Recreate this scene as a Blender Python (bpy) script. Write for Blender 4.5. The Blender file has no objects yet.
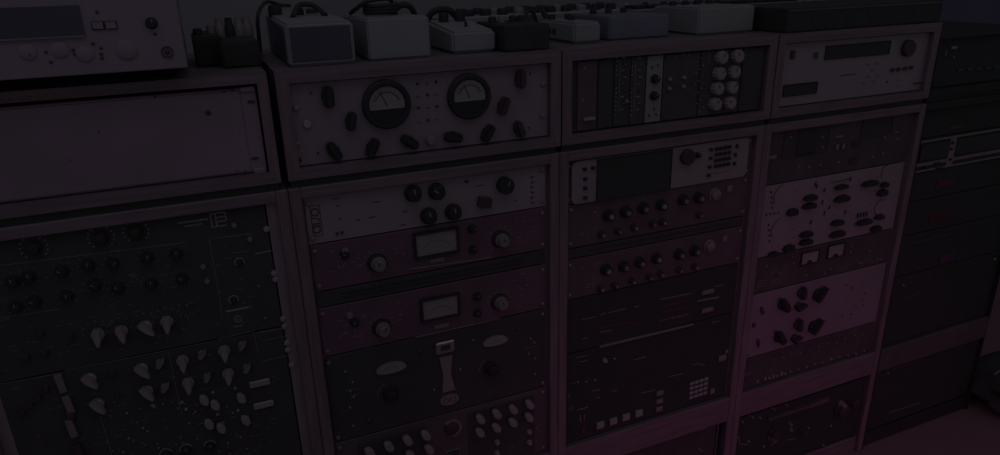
import bpy, bmesh, math, random
from mathutils import Matrix, Vector
random.seed(7)
S = bpy.context.scene
C = bpy.context.collection
PI = math.pi

# ------------------------------------------------------------------ camera
F_PX = 694.573
CAM = (-0.111473, -1.212881, 1.420676)
RIGHT = (0.9176984, -0.3965505, -0.0240271)
DOWN = (-0.1586307, -0.3103122, -0.9373061)
FWD = (0.3642333, 0.8639757, -0.3476781)
cd = bpy.data.cameras.new('camera')
cd.sensor_width = 36.0
cd.lens = F_PX / 1000 * 36
cd.clip_start = 0.02
cam = bpy.data.objects.new('camera', cd)
C.objects.link(cam)
M = Matrix.Identity(4)
for i in range(3):
    M[i][0] = RIGHT[i]; M[i][1] = -DOWN[i]; M[i][2] = -FWD[i]; M[i][3] = CAM[i]
cam.matrix_world = M
S.camera = cam

# ------------------------------------------------------------------ light
S.view_settings.view_transform = 'Standard'
S.view_settings.look = 'None'
S.view_settings.gamma = 1
S.view_settings.use_curve_mapping = False
S.view_settings.exposure = 0.2

w = bpy.data.worlds.new('world'); S.world = w
w.use_nodes = True
bg = w.node_tree.nodes['Background']
bg.inputs[0].default_value = (0.53, 0.50, 0.56, 1)
bg.inputs[1].default_value = 0.098

def area(name, loc, target, size, energy, col):
    l = bpy.data.lights.new(name, 'AREA'); l.shape = 'RECTANGLE'
    l.size, l.size_y = size; l.energy = energy; l.color = col
    o = bpy.data.objects.new(name, l); C.objects.link(o)
    o.location = loc
    o.rotation_euler = (Vector(target) - Vector(loc)).to_track_quat('-Z', 'Y').to_euler()
    return o
area('ceiling_panel_lamp', (0.1, -0.85, 2.75), (0.4, 0.0, 1.0), (2.2, 0.7), 1.15, (0.96, 0.96, 1.0))
sl = bpy.data.lights.new('magenta_fill', 'SPOT')  # added fill from an unseen spot, tints the lower racks magenta
sl.energy = 21; sl.color = (1.0, 0.15, 0.5); sl.spot_size = math.radians(46); sl.spot_blend = 1.0; sl.shadow_soft_size = 0.12
so = bpy.data.objects.new('magenta_fill', sl); C.objects.link(so); so.location = (1.0, -3.2, 0.5)
so.rotation_euler = (Vector((1.15, 0, -0.05)) - so.location).to_track_quat('-Z', 'Y').to_euler()
area('violet_fill', (-1.2, -1.2, 2.5), (0.0, 0.0, 1.2), (0.8, 0.8), 0.3, (0.5, 0.35, 1.0))  # unseen fill added to turn the upper cases violet
area('blue_wall_lamp', (3.2, 0.1, 2.5), (3.2, 0.9, 1.3), (0.5, 0.2), 0.15, (0.35, 0.3, 1.0))

# ------------------------------------------------------------------ helpers
PLANE = 0.0
def at(px, py, Y=None):
    """world X, Z of a photograph point that lies on the upright plane at depth Y"""
    Y = PLANE if Y is None else Y
    a, b = px - 500.0, py - 227.5
    d = [RIGHT[i] * a + DOWN[i] * b + FWD[i] * F_PX for i in range(3)]
    s = (Y - CAM[1]) / d[1]
    return CAM[0] + s * d[0], CAM[2] + s * d[2]

MATS = {}
def mat(name, col, rough=0.5, metal=0.0, var=0.15, scale=40.0, stretch=(1, 1, 1), bump=0.0, emit=None, spec=0.5, wood=False, coat=0.0):
    m = bpy.data.materials.new(name); m.use_nodes = True
    nt = m.node_tree; n = nt.nodes; b = n['Principled BSDF']
    b.inputs['Roughness'].default_value = rough
    b.inputs['Metallic'].default_value = metal
    b.inputs['Specular IOR Level'].default_value = spec
    b.inputs['Coat Weight'].default_value = coat
    tc = n.new('ShaderNodeTexCoord'); mp = n.new('ShaderNodeMapping')
    mp.inputs['Scale'].default_value = stretch
    nt.links.new(tc.outputs['Object'], mp.inputs[0])
    nz = n.new('ShaderNodeTexNoise')
    nz.inputs['Scale'].default_value = scale; nz.inputs['Detail'].default_value = 4
    nt.links.new(mp.outputs[0], nz.inputs['Vector'])
    rp = n.new('ShaderNodeValToRGB')
    lo = [max(0, c * (1 - var)) for c in col]; hi = [min(1, c * (1 + var)) for c in col]
    rp.color_ramp.elements[0].color = (*lo, 1); rp.color_ramp.elements[1].color = (*hi, 1)
    rp.color_ramp.elements[0].position = 0.3; rp.color_ramp.elements[1].position = 0.7
    nt.links.new(nz.outputs['Fac'], rp.inputs[0])
    nt.links.new(rp.outputs[0], b.inputs['Base Color'])
    if bump:
        bp = n.new('ShaderNodeBump'); bp.inputs['Strength'].default_value = bump
        bp.inputs['Distance'].default_value = 0.002
        nt.links.new(nz.outputs['Fac'], bp.inputs['Height']); nt.links.new(bp.outputs[0], b.inputs['Normal'])
    if emit:
        b.inputs['Emission Color'].default_value = (*emit[:3], 1)
        b.inputs['Emission Strength'].default_value = emit[3]
    MATS[name] = m
    return m
mat('wood_x', (0.155, 0.122, 0.146), 0.45, 0, 0.2, 14, (0.6, 8, 8), 0.15, spec=0.35)
mat('wood_z', (0.172, 0.128, 0.156), 0.45, 0, 0.2, 14, (8, 8, 0.6), 0.15, spec=0.35)
mat('black_wood', (0.036, 0.040, 0.041), 0.6, 0, 0.15, 14, (0.6, 8, 8), 0.1, spec=0.2)
mat('rail_metal', (0.25, 0.215, 0.245), 0.4, 0.2, 0.12, 30, (4, 4, 0.4))
mat('pale_panel', (0.265, 0.235, 0.265), 0.45, 0.1, 0.05, 9)
mat('lilac_panel', (0.228, 0.192, 0.24), 0.45, 0.1, 0.06, 8)
mat('blank_panel', (0.24, 0.178, 0.24), 0.42, 0.15, 0.16, 7)
mat('silver_panel', (0.25, 0.24, 0.26), 0.4, 0.15, 0.06, 60, (0.3, 4, 4))
mat('maroon_panel', (0.13, 0.078, 0.112), 0.5, 0.0, 0.12, 16, spec=0.35)
mat('plum_panel', (0.098, 0.078, 0.095), 0.5, 0.0, 0.14, 16, spec=0.35)
mat('shaded_black_panel', (0.040, 0.050, 0.049), 0.6, 0, 0.08, 20, spec=0.2)  # darker copy of the black panel, shade put into its colour
mat('dark_panel', (0.078, 0.070, 0.078), 0.55, 0, 0.2, 20, spec=0.3)
mat('black_panel', (0.060, 0.062, 0.064), 0.6, 0, 0.08, 20, spec=0.25)
mat('black_plastic', (0.036, 0.037, 0.040), 0.5, 0, 0.12, 80, spec=0.2)
mat('plum_plastic', (0.062, 0.046, 0.06), 0.45, 0, 0.15, 80, spec=0.3)
mat('black_rubber', (0.040, 0.041, 0.043), 0.6, 0, 0.15, 80, spec=0.3)
mat('dark_glass', (0.053, 0.062, 0.060), 0.4, 0, 0.05, 5, spec=0.1)
mat('white_plastic', (0.27, 0.245, 0.27), 0.4, 0, 0.06, 60)
mat('grey_plastic', (0.20, 0.17, 0.19), 0.4, 0, 0.08, 60)
mat('white_enamel', (0.235, 0.245, 0.26), 0.5, 0.0, 0.04, 12, spec=0.35)
mat('blue_enamel', (0.15, 0.155, 0.215), 0.45, 0.0, 0.08, 12, spec=0.35)
mat('navy_enamel', (0.072, 0.075, 0.105), 0.45, 0.0, 0.12, 8, spec=0.3)
mat('meter_face', (0.245, 0.235, 0.245), 0.5, 0, 0.06, 20)
mat('chrome', (0.34, 0.30, 0.33), 0.25, 0.45, 0.06, 40)
mat('screw_steel', (0.26, 0.22, 0.25), 0.35, 0.4, 0.1, 90)
mat('print_dark', (0.05, 0.042, 0.05), 0.6, 0, 0.1, 90)
mat('print_light', (0.26, 0.23, 0.25), 0.6, 0, 0.1, 90)
mat('red_mark', (0.13, 0.04, 0.052), 0.5, 0, 0.1, 90)
mat('red_lamp', (0.2, 0.02, 0.04), 0.3, 0, 0.05, 90, emit=(1, 0.1, 0.16, 0.004))
mat('red_display', (0.06, 0.02, 0.03), 0.3, 0, 0.1, 30, emit=(1, 0.05, 0.12, 0.001))
mat('violet_display', (0.06, 0.035, 0.075), 0.3, 0, 0.1, 30, emit=(0.7, 0.1, 1.0, 0.001))
mat('carpet', (0.25, 0.13, 0.17), 0.95, 0, 0.25, 320, bump=0.6)
mat('plaster', (0.25, 0.25, 0.28), 0.8, 0, 0.06, 5, bump=0.1)
mat('blue_lit_plaster', (0.105, 0.098, 0.17), 0.85, 0, 0.06, 5, bump=0.1)  # blue light and dimness mixed into the wall colour
mat('bag_cloth', (0.045, 0.042, 0.045), 0.8, 0, 0.2, 200, bump=0.3)

class MB:
    def __init__(s): s.v = []; s.f = []
    def add(s, vs, fs):
        o = len(s.v); s.v += [tuple(p) for p in vs]; s.f += [tuple(i + o for i in f) for f in fs]; return s
    def box(s, x0, x1, y0, y1, z0, z1, b=0.0):
        if b <= 0:
            vs = [(x, y, z) for z in (z0, z1) for y in (y0, y1) for x in (x0, x1)]
            return s.add(vs, [(0, 2, 3, 1), (4, 5, 7, 6), (0, 1, 5, 4), (2, 6, 7, 3), (0, 4, 6, 2), (1, 3, 7, 5)])
        bm = bmesh.new(); bmesh.ops.create_cube(bm, size=1)
        bmesh.ops.scale(bm, vec=(x1 - x0, y1 - y0, z1 - z0), verts=bm.verts)
        bmesh.ops.translate(bm, vec=((x0 + x1) / 2, (y0 + y1) / 2, (z0 + z1) / 2), verts=bm.verts)
        bmesh.ops.bevel(bm, geom=bm.edges[:], offset=b, segments=1, affect='EDGES')
        bm.verts.index_update()
        s.add([v.co[:] for v in bm.verts], [[v.index for v in f.verts] for f in bm.faces]); bm.free(); return s
    def lathe(s, prof, n=20, ox=0, oz=0, sx=1, sz=1):
        """profile of (radius, y) turned about the y axis; closed by caps"""
        vs = []
        for r, y in prof:
            for k in range(n):
                a = 2 * PI * k / n; vs.append((ox + sx * r * math.cos(a), y, oz + sz * r * math.sin(a)))
        fs = []
        for j in range(len(prof) - 1):
            for k in range(n):
                k2 = (k + 1) % n; fs.append((j * n + k, j * n + k2, (j + 1) * n + k2, (j + 1) * n + k))
        fs.append(tuple(range(n - 1, -1, -1))); fs.append(tuple((len(prof) - 1) * n + k for k in range(n)))
        return s.add(vs, fs)
    def ring(s, r0, r1, y0, y1, n=24, a0=0, a1=2 * PI, ox=0, oz=0):
        full = abs(a1 - a0 - 2 * PI) < 1e-6; vs = []; m = n if full else n + 1
        for k in range(m):
            a = a0 + (a1 - a0) * k / n; c, t = math.cos(a), math.sin(a)
            vs += [(ox + r0 * c, y0, oz + r0 * t), (ox + r1 * c, y0, oz + r1 * t), (ox + r1 * c, y1, oz + r1 * t), (ox + r0 * c, y1, oz + r0 * t)]
        fs = []
        for k in range(n):
            a, b = k * 4, ((k + 1) % m) * 4
            for q in range(4): fs.append((a + q, a + (q + 1) % 4, b + (q + 1) % 4, b + q))
        if not full: fs += [(3, 2, 1, 0), (n * 4, n * 4 + 1, n * 4 + 2, n * 4 + 3)]
        return s.add(vs, fs)
    def prism(s, pts, y0, y1):
        """polygon of (x, z) pulled from y0 (front) to y1"""
        n = len(pts); vs = [(x, y0, z) for x, z in pts] + [(x, y1, z) for x, z in pts]
        fs = [tuple(range(n)), tuple(range(2 * n - 1, n - 1, -1))] + [(k, k + n, (k + 1) % n + n, (k + 1) % n) for k in range(n)]
        return s.add(vs, fs)
    def tube(s, pts, r, n=8):
        P = [Vector(p) for p in pts]; vs = []; fs = []
        for i, p in enumerate(P):
            t = (P[min(i + 1, len(P) - 1)] - P[max(i - 1, 0)]).normalized()
            u = t.orthogonal().normalized() if i == 0 else (u - t * u.dot(t)).normalized()
            v = t.cross(u)
            for k in range(n):
                a = 2 * PI * k / n; vs.append(p + (u * math.cos(a) + v * math.sin(a)) * r)
        for i in range(len(P) - 1):
            for k in range(n):
                k2 = (k + 1) % n; fs.append((i * n + k, i * n + k2, (i + 1) * n + k2, (i + 1) * n + k))
        fs.append(tuple(range(n - 1, -1, -1))); fs.append(tuple((len(P) - 1) * n + k for k in range(n)))
        return s.add(vs, fs)
    def mesh(s, name, m, smooth=False):
        me = bpy.data.meshes.new(name); me.from_pydata(s.v, [], s.f); me.validate()
        bm = bmesh.new(); bm.from_mesh(me); bmesh.ops.recalc_face_normals(bm, faces=bm.faces); bm.to_mesh(me); bm.free()
        me.materials.append(MATS[m])
        if smooth:
            me.polygons.foreach_set('use_smooth', [True] * len(me.polygons))
            try: me.set_sharp_from_angle(angle=math.radians(38))
            except Exception: pass
        return me

def put(name, me, parent=None, loc=(0, 0, 0), ry=0.0):
    o = bpy.data.objects.new(name, me); C.objects.link(o)
    if parent is not None:
        o.parent = parent; q = Vector((0, 0, 0)); p = parent
        while p: q += p.location; p = p.parent
        o.location = Vector(loc) - q
    else: o.location = loc
    o.rotation_euler = (0, ry, 0)
    return o
def piece(name, mb, m, parent, smooth=False):
    """mesh given in world coordinates, origin kept at its thing's base"""
    q = Vector((0, 0, 0)); p = parent
    while p: q += p.location; p = p.parent
    mb.v = [tuple(Vector(v) - q) for v in mb.v]
    o = bpy.data.objects.new(name, mb.mesh(name, m, smooth)); C.objects.link(o); o.parent = parent
    return o
def tag(o, label, cat=None, group=None):
    o['label'] = label
    if cat: o['category'] = cat
    if group: o['group'] = group
    return o
def thing(name, label, cat, loc, group=None):
    o = bpy.data.objects.new(name, None); o.empty_display_size = 0.02; C.objects.link(o); o.location = loc
    return tag(o, label, cat, group)
def struct(name, mb, m):
    o = bpy.data.objects.new(name, mb.mesh(name, m)); C.objects.link(o); o['kind'] = 'structure'; return o

CACHE = {}
def cached(key, fn):
    if key not in CACHE: CACHE[key] = fn()
    return CACHE[key]

def smooth_path(pts, k=6):
    out = []; P = [Vector(p) for p in pts]
    for i in range(len(P) - 1):
        p0, p1, p2, p3 = P[max(i - 1, 0)], P[i], P[i + 1], P[min(i + 2, len(P) - 1)]
        for j in range(k):
            t = j / k
            out.append(0.5 * ((2 * p1) + (p2 - p0) * t + (2 * p0 - 5 * p1 + 4 * p2 - p3) * t * t + (3 * p1 - p0 - 3 * p2 + p3) * t ** 3))
    out.append(P[-1]); return out

# ---- panel furniture; every item is a part of its unit
def knob(u, px, py, r, m='black_plastic', style='round', ang=0.0, depth=None, cap=None, name='knob', line='print_light', y0=0.0):
    x, z = at(px, py); d = depth or r * 1.1
    def mk():
        b = MB()
        if style == 'round':
            b.lathe([(r, 0), (r, -d * .25), (r * .82, -d * .3), (r * .76, -d * .92), (r * .66, -d)], 20)
        elif style == 'disc':
            b.lathe([(r, 0), (r, -d * .8), (r * .9, -d)], 24)
        elif style == 'fluted':
            n = 24; prof = [(1, 0), (1, -d * .8), (.85, -d)]; vs = []; fs = []
            for rr, y in prof:
                for k in range(n):
                    a = 2 * PI * k / n; q = r * rr * (1.0 if k % 2 else .88); vs.append((q * math.cos(a), y, q * math.sin(a)))
            for j in range(2):
                for k in range(n): fs.append((j * n + k, j * n + (k + 1) % n, (j + 1) * n + (k + 1) % n, (j + 1) * n + k))
            fs += [tuple(range(n)), tuple(2 * n + k for k in range(n))]; b.add(vs, fs)
        elif style == 'pointer':      # chicken-head knob: round skirt under a long tapering grip
            b.lathe([(r * .62, 0), (r * .62, -d * .3), (r * .5, -d * .4)], 16)
            pts = [(-.32, -.75), (.32, -.75), (.4, -.2), (.34, .4), (.1, 1.05), (-.1, 1.05), (-.34, .4), (-.4, -.2)]
            b.prism([(p * r, q * r) for p, q in pts], -d * .3, -d * .85)
            b.prism([(p * r * .7, q * r * .92) for p, q in pts], -d * .85, -d)
        elif style == 'bar':          # long rounded grip with a raised ridge
            b.lathe([(r * .6, 0), (r * .6, -d * .25)], 16)
            e = [(r * .5 * math.cos(a), r * (.55 * (1 if math.sin(a) > 0 else -1) + .45 * math.sin(a))) for a in [PI * (k + .5) / 8 for k in range(16)]]
            b.prism(e, -d * .7, -d * .2); b.prism([(p * .45, q * .92) for p, q in e], -d, -d * .7)
        elif style == 'oval':         # flat winged grip on a small skirt
            b.lathe([(r * .55, 0), (r * .55, -d * .35)], 16)
            b.lathe([(r, -d * .3), (r, -d * .8), (r * .85, -d)], 20, sx=0.62)
        return b.mesh('knob', m, True)
    o = put(name, cached(('k', style, round(r, 4), round(d, 4), m), mk), u, (x, -0.0005 - y0, z), ang)
    if cap:
        def mc(): return MB().lathe([(r * .42, 0), (r * .38, -d * .12)], 16).mesh('cap', cap, True)
        c = bpy.data.objects.new('cap', cached(('c', round(r, 4), round(d, 4), cap), mc)); C.objects.link(c)
        c.parent = o; c.location = (0, -d + 0.0002, 0)
    elif line and style in ('round', 'disc', 'fluted') and r > 0.007:
        def ml(): return MB().box(-r * .07, r * .07, -0.0006, 0, r * .15, r * .72).mesh('pointer_line', line)
        c = bpy.data.objects.new('pointer_line', cached(('l', round(r, 4), line), ml)); C.objects.link(c)
        c.parent = o; c.location = (0, -d + 0.0001, 0)
    return o
def screw(u, x, z, r=0.0045, m='screw_steel'):
    def mk():
        return MB().lathe([(r, 0), (r * .9, -r * .45), (r * .5, -r * .6)], 10).mesh('screw', m, True)
    return put('screw', cached(('s', r, m), mk), u, (x, -0.0005, z))
def screw_px(u, px, py, r=0.0045, m='screw_steel'):
    x, z = at(px, py); return screw(u, x, z, r, m)
def lamp(u, px, py, r=0.003, m='print_light', name='indicator', y0=0.0):
    x, z = at(px, py)
    return put(name, cached(('i', r, m), lambda: MB().lathe([(r, 0), (r * .9, -r * .8), (r * .5, -r * 1.2)], 8).mesh(name, m, True)), u, (x, -0.0003 - y0, z))
def block(u, px, py, w_, h_, m, d=0.004, name='button', ang=0.0, b=0.0008, y0=0.0):
    x, z = at(px, py)
    return put(name, cached(('b', round(w_, 4), round(h_, 4), m, d, name), lambda: MB().box(-w_ / 2, w_ / 2, -d, 0, -h_ / 2, h_ / 2, min(b, w_ * .2, h_ * .2, d * .4)).mesh(name, m)), u, (x, -0.0004 - y0, z), ang)
def stroke(u, p0, p1, t=0.0012, m='print_light', name='printed_line', d=0.0006):
    (x0, z0), (x1, z1) = at(*p0), at(*p1); L = math.hypot(x1 - x0, z1 - z0); a = math.atan2(z1 - z0, x1 - x0)
    return put(name, MB().box(-L / 2, L / 2, -d, 0, -t / 2, t / 2).mesh(name, m), u, ((x0 + x1) / 2, -0.0002, (z0 + z1) / 2), -a)
def window(u, corners, m, frame=None, d=0.003, fw=0.003, name='window'):
    """upright rectangle through four photograph points: bezel proud of the panel, face inside it"""
    Q = [at(*c) for c in corners]; xs = [q[0] for q in Q]; zs = [q[1] for q in Q]
    x0 = (xs[0] + xs[3]) / 2; x1 = (xs[1] + xs[2]) / 2; z1 = (zs[0] + zs[1]) / 2; z0 = (zs[2] + zs[3]) / 2
    o = piece(name, MB().box(x0, x1, -d * .5, 0.0, z0, z1), m, u)
    if frame:
        b = MB(); b.box(x0 - fw, x1 + fw, -d, 0, z1, z1 + fw).box(x0 - fw, x1 + fw, -d, 0, z0 - fw, z0)
        b.box(x0 - fw, x0, -d, 0, z0, z1).box(x1, x1 + fw, -d, 0, z0, z1); piece('bezel', b, frame, o)
    return o, (x0, x1, z0, z1)
def dial(u, px, py, r, n=11, m='print_light', dot=0.0013, a0=-0.75, a1=0.75):
    x, z = at(px, py); b = MB()
    for k in range(n):
        a = PI / 2 - PI * (a0 + (a1 - a0) * k / (n - 1)); c, s_ = math.cos(a) * r, math.sin(a) * r
        b.box(x + c - dot, x + c + dot, -0.0006, 0, z + s_ - dot, z + s_ + dot)
    return piece('dial_marks', b, m, u)
def ringmark(u, px, py, r, t=0.0012, m='print_light', a0=0, a1=2 * PI, name='dial_ring', d=0.0008):
    x, z = at(px, py)
    return put(name, MB().ring(r - t, r, -d, 0, 28, a0, a1).mesh(name, m), u, (x, -0.0002, z))
def prints(u, x0, x1, z0, z1, n, m='print_light', h=0.002):
    """rows of small panel lettering too fine to read, as short raised dashes in one mesh"""
    b = MB()
    for k in range(n):
        x = random.uniform(x0, x1); z = random.uniform(z0, z1); L = random.uniform(.004, .011)
        while L > 0.0015:
            q = random.uniform(.0012, .0024); b.box(x, x + q, -0.0005, 0, z, z + h * random.uniform(.6, 1)); x += q + .0008; L -= q + .0008
    o = piece('panel_lettering', b, m, u); o['kind'] = 'stuff'; return o
def word(u, s, x, z, size, m, ang=0.0, y=-0.0006, align='CENTER'):
    cu = bpy.data.curves.new('lettering', 'FONT'); cu.body = s; cu.size = size; cu.align_x = align; cu.align_y = 'CENTER'; cu.extrude = 0.0003
    t = bpy.data.objects.new('t', cu); C.objects.link(t); bpy.context.view_layer.update()
    me = bpy.data.meshes.new_from_object(t.evaluated_get(bpy.context.evaluated_depsgraph_get()))
    bpy.data.objects.remove(t); me.materials.clear(); me.materials.append(MATS[m])
    me.transform(Matrix.Rotation(ang, 4, 'Z')); me.transform(Matrix.Rotation(PI / 2, 4, 'X'))
    o = bpy.data.objects.new('lettering', me); C.objects.link(o); o.parent = u
    o.location = Vector((x, y, z)) - u.location
    return o
def unit(name, label, cat, x0, x1, z0, z1, m, depth=0.26, screws=True, smat='screw_steel', group=None, ch='black_panel', b=0.0012):
    u = thing(name, label, cat, ((x0 + x1) / 2, 0, z0), group)
    piece('front_panel', MB().box(x0, x1, 0, 0.004, z0 + 0.0006, z1 - 0.0006, b), m, u)
    piece('chassis', MB().box(x0 + .02, x1 - .02, 0.004, depth, z0 + .001, z1 - .001), ch, u)
    if screws:
        dz = min(.012, (z1 - z0) * .2)
        for x in (x0 + .008, x1 - .008):
            for z in (z0 + dz, z1 - dz): screw(u, x, z, m=smat)
    return u

# ------------------------------------------------------------------ the room
struct('floor', MB().box(-3.2, 5.2, -4.0, 1.05, -0.05, 0), 'carpet')
struct('wall_back', MB().box(-3.2, 2.86, 0.95, 1.05, 0, 2.9), 'plaster')
struct('wall_right', MB().box(2.86, 5.2, 0.90, 1.05, 0, 2.9), 'blue_lit_plaster')

# ------------------------------------------------------------------ cabinets
FY = -0.012
def top_case(label, x0, x1, wood='wood', z0=1.088, z1=1.274, t=0.021, zt=1.0735):
    u = thing('rack_case', label, 'rack case', ((x0 + x1) / 2, 0, zt), 'single-bay rack cases on the tall racks')
    wx, wz = (wood + '_x', wood + '_z') if wood == 'wood' else (wood, wood)
    piece('shade_strip', MB().box(x0 + .004, x1 - .004, -.002, .39, zt, z0 + .001), 'black_panel', u)  # dark strip added for the shadow gap under the case
    piece('top_board', MB().prism([(x0, z1), (x1, z1), (x1 - t, z1 - t), (x0 + t, z1 - t)], FY, .40), wx, u)
    piece('bottom_board', MB().prism([(x0, z0), (x1, z0), (x1 - t, 1.1075), (x0 + t, 1.1075)], FY, .40), wx, u)
    piece('side_board', MB().prism([(x0, z0), (x0 + t, 1.1075), (x0 + t, z1 - t), (x0, z1)], FY, .40), wz, u)
    piece('side_board', MB().prism([(x1, z0), (x1 - t, 1.1075), (x1 - t, z1 - t), (x1, z1)], FY, .40), wz, u)
    piece('back_board', MB().box(x0 + t, x1 - t, .385, .395, z0 + t, z1 - t), 'black_wood', u)
    return u
def tall_rack(label, x0, x1, wood='wood', zt=1.0735, ry=.0045, mid=None, t=0.0205):
    u = thing('equipment_rack', label, 'rack', ((x0 + x1) / 2, 0, 0), 'tall equipment racks in a row')
    wx, wz = (wood + '_x', wood + '_z') if wood == 'wood' else (wood, wood)
    piece('side_board', MB().box(x0, x0 + t, FY, .46, 0, zt, .0015), wz, u)
    piece('side_board', MB().box(x1 - t, x1, FY, .46, 0, zt, .0015), wz, u)
    piece('top_board', MB().box(x0 + t, x1 - t, FY, .46, 1.053, zt, .0015), wx, u)
    piece('middle_board', MB().box(x0 + t, x1 - t, FY, .46, .276, .351, .0015), mid or wx, u)
    piece('plinth', MB().box(x0 + t, x1 - t, FY + .01, .46, 0, .05, .0015), wx, u)
    piece('back_board', MB().box(x0 + t, x1 - t, .45, .458, .05, 1.053), 'black_wood', u)
    for a, b in ((x0 + t, x0 + t + .018), (x1 - t - .018, x1 - t)):
        r = piece('rack_rail', MB().box(a, b, ry, .02, .352, 1.052), 'rail_metal', u)
    return u
tall_rack('tall wooden rack filled with black knob panels, at the left edge', -.528, -.001, ry=-.001)
tall_rack('tall wooden rack holding two maroon compressors, second from the left', 0.0, .529)
tall_rack('tall wooden rack holding the unit with the wide black screen', .530, 1.0598)
tall_rack('tall wooden rack holding the two pale panels with dark knobs', 1.0608, 1.591)
tall_rack('unlit black rack at the right end of the row', 1.593, 2.077, 'black_wood', mid='plum_panel', t=.0035)
top_case('wooden rack case framing the plain blank panel', -.530, -.0095, t=.0165)
top_case('wooden rack case framing the panel with two round meters', .003, .5305)
top_case('wooden rack case framing the row of narrow modules', .5345, 1.068)
top_case('wooden rack case framing the pale player with black display slot', 1.072, 1.590)
top_case('black rack case at the far right end of the row', 1.594, 2.077, 'black_wood', z1=1.236, t=.004)

# ------------------------------------------------------------------ top cases: units
# blank panel
u = unit('blank_panel', 'large plain lilac-grey metal panel with a few screws', 'panel', -.508, -.0285, 1.1085, 1.2515, 'blank_panel', .2, False)
piece('raised_plate', MB().box(-.5, -.054, -.002, 0, 1.112, 1.2475, .001), 'blank_panel', u)
for p in ((251, 101.5), (255, 158)): block(u, *p, .011, .0045, 'print_dark', .002, 'slot')
screw_px(u, 208, 112.5, .005, 'print_dark')
for p in ((224, 92), (233, 90.5), (240, 131), (237, 170.5), (245, 170), (171, 178), (155, 97), (99, 132), (70, 160)): screw_px(u, *p, .0026, 'print_dark')
piece('corner_clip', MB().box(-.052, -.03, -.004, .003, 1.244, 1.2525, .001), 'rail_metal', u)
piece('corner_clip', MB().box(-.050, -.03, -.004, .003, 1.107, 1.1155, .001), 'rail_metal', u)

# two-meter valve compressor
u = unit('valve_compressor', 'lilac-grey compressor panel with two large round black meters', 'compressor', .0245, .509, 1.1085, 1.2515, 'lilac_panel', .3, False)
def round_meter(u, px, py, r):
    x, z = at(px, py)
    m = put('round_meter', MB().lathe([(r, 0), (r, -.008), (r * .93, -.011), (r * .8, -.011), (r * .78, -.006)], 40).mesh('round_meter', 'black_plastic', True), u, (x, -.0005, z))
    pts = [(r * .74 * math.cos(a), r * .74 * math.sin(a)) for a in [PI * (k / 24 * 1.16 - .08) for k in range(25)]]
    f = put('meter_face', MB().prism(pts, -.0075, -.006).mesh('meter_face', 'meter_face'), m, (x, -.0005, z))
    b = MB().ring(r * .50, r * .53, -.0082, -.0075, 20, .35, PI - .35)
    for k in range(9):
        a = .4 + (PI - .8) * k / 8; c, s_ = math.cos(a), math.sin(a)
        b.box(r * .59 * c - .0007, r * .59 * c + .0007, -.0082, -.0075, r * .59 * s_ - .0012, r * .59 * s_ + .0012)
    put('scale', b.mesh('scale', 'print_dark'), m, (x, -.0005, z))
    put('needle', MB().prism([(-.0008, -.002), (.0008, -.002), (-r * .27, r * .6), (-r * .29, r * .6)], -.0088, -.0082).mesh('needle', 'print_dark'), m, (x, -.0005, z))
    return m
round_meter(u, 386, 104, .0435); round_meter(u, 468.3, 96.2, .042)
for px, py, a, k in ((327.5, 96.4, 0, .0185), (350.4, 120.6, .2, .0165), (333.3, 150.5, -.5, .018), (371.6, 147, .5, .018), (408.5, 141.3, -.95, .018),
                     (519.4, 78.5, 0, .018), (502.3, 105.4, .4, .018), (518, 128.6, -.35, .017), (486.5, 132.6, .6, .018), (452, 136.6, 1.75, .018)):
    knob(u, px, py, k, 'black_plastic' if px < 500 else 'plum_plastic', 'bar', a, .016)
knob(u, 430, 139.8, .0105, 'grey_plastic', 'round', .3)
b = 0
for r_, (a, c) in enumerate(((83.5, 81.5), (95.5, 93.5), (107.5, 106), (121, 118.5))):
    for j, x_ in enumerate((417.5, 427, 436)): lamp(u, x_ + r_ * .4, a + (c - a) * j / 2, .0028, 'print_dark' if (j + r_) % 2 == 0 else 'grey_plastic', 'trim_pot')
for p in ((296, 108), (297.5, 143.5), (543, 84), (542, 115.5)): screw_px(u, *p, .0055)
knob(u, 307, 123.5, .0075, 'chrome', 'disc', 0, .004, name='pilot_lamp', line=None)
for p in ((311, 93), (530, 73.5), (318, 153), (529, 127.5)): lamp(u, *p, .002, 'print_dark')
for p in ((300, 160),): screw_px(u, *p, .0035, 'print_dark')

# narrow module frame
u = unit('module_frame', 'black module frame packed with narrow vertical modules', 'module frame', .558, 1.046, 1.1085, 1.2515, 'black_panel', .3, False)
def module(px0, px1, m, name='module', d=.003):
    x0 = at(px0, 88)[0]; x1 = at(px1, 88)[0]
    return piece(name, MB().box(x0, x1, -d, 0, 1.1115, 1.2485, .0008), m, u)
module(577, 596, 'plum_panel'); module(598, 612, 'black_panel'); module(613.5, 629, 'black_panel'); module(630, 644, 'dark_panel')
module(645.5, 661, 'white_enamel'); module(662, 697, 'dark_panel'); module(698.5, 738, 'dark_panel'); module(739.5, 760, 'black_panel')
block(u, 587, 118, .026, .006, 'chrome', .012, 'pull_handle')
stroke(u, (594, 65), (592, 69), .0016, 'chrome'); 
for x_ in (616, 631.5):
    for k in range(14):
        t = k / 13; lamp(u, x_ - 1.5 * t, 57 + 58 * t, .0017, 'red_lamp' if k in (5, 6) else 'print_light', y0=.003)
    for k in range(9):
        t = k / 8; block(u, x_ + 6.5 - 2 * t + (k % 2) * 2, 57.5 + 52 * t, .008 - .003 * (k % 3 == 1), .0026, 'red_mark' if k == 5 else ('print_light' if k % 3 == 0 else 'grey_plastic'), .002, 'push_button', y0=.003)
    stroke(u, (x_ + 3.2, 60), (x_ + 1.5, 112), .0012, 'grey_plastic', d=.0036)
knob(u, 625.5, 101, .004, 'grey_plastic', 'round', 0, .006, y0=.003)
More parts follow.
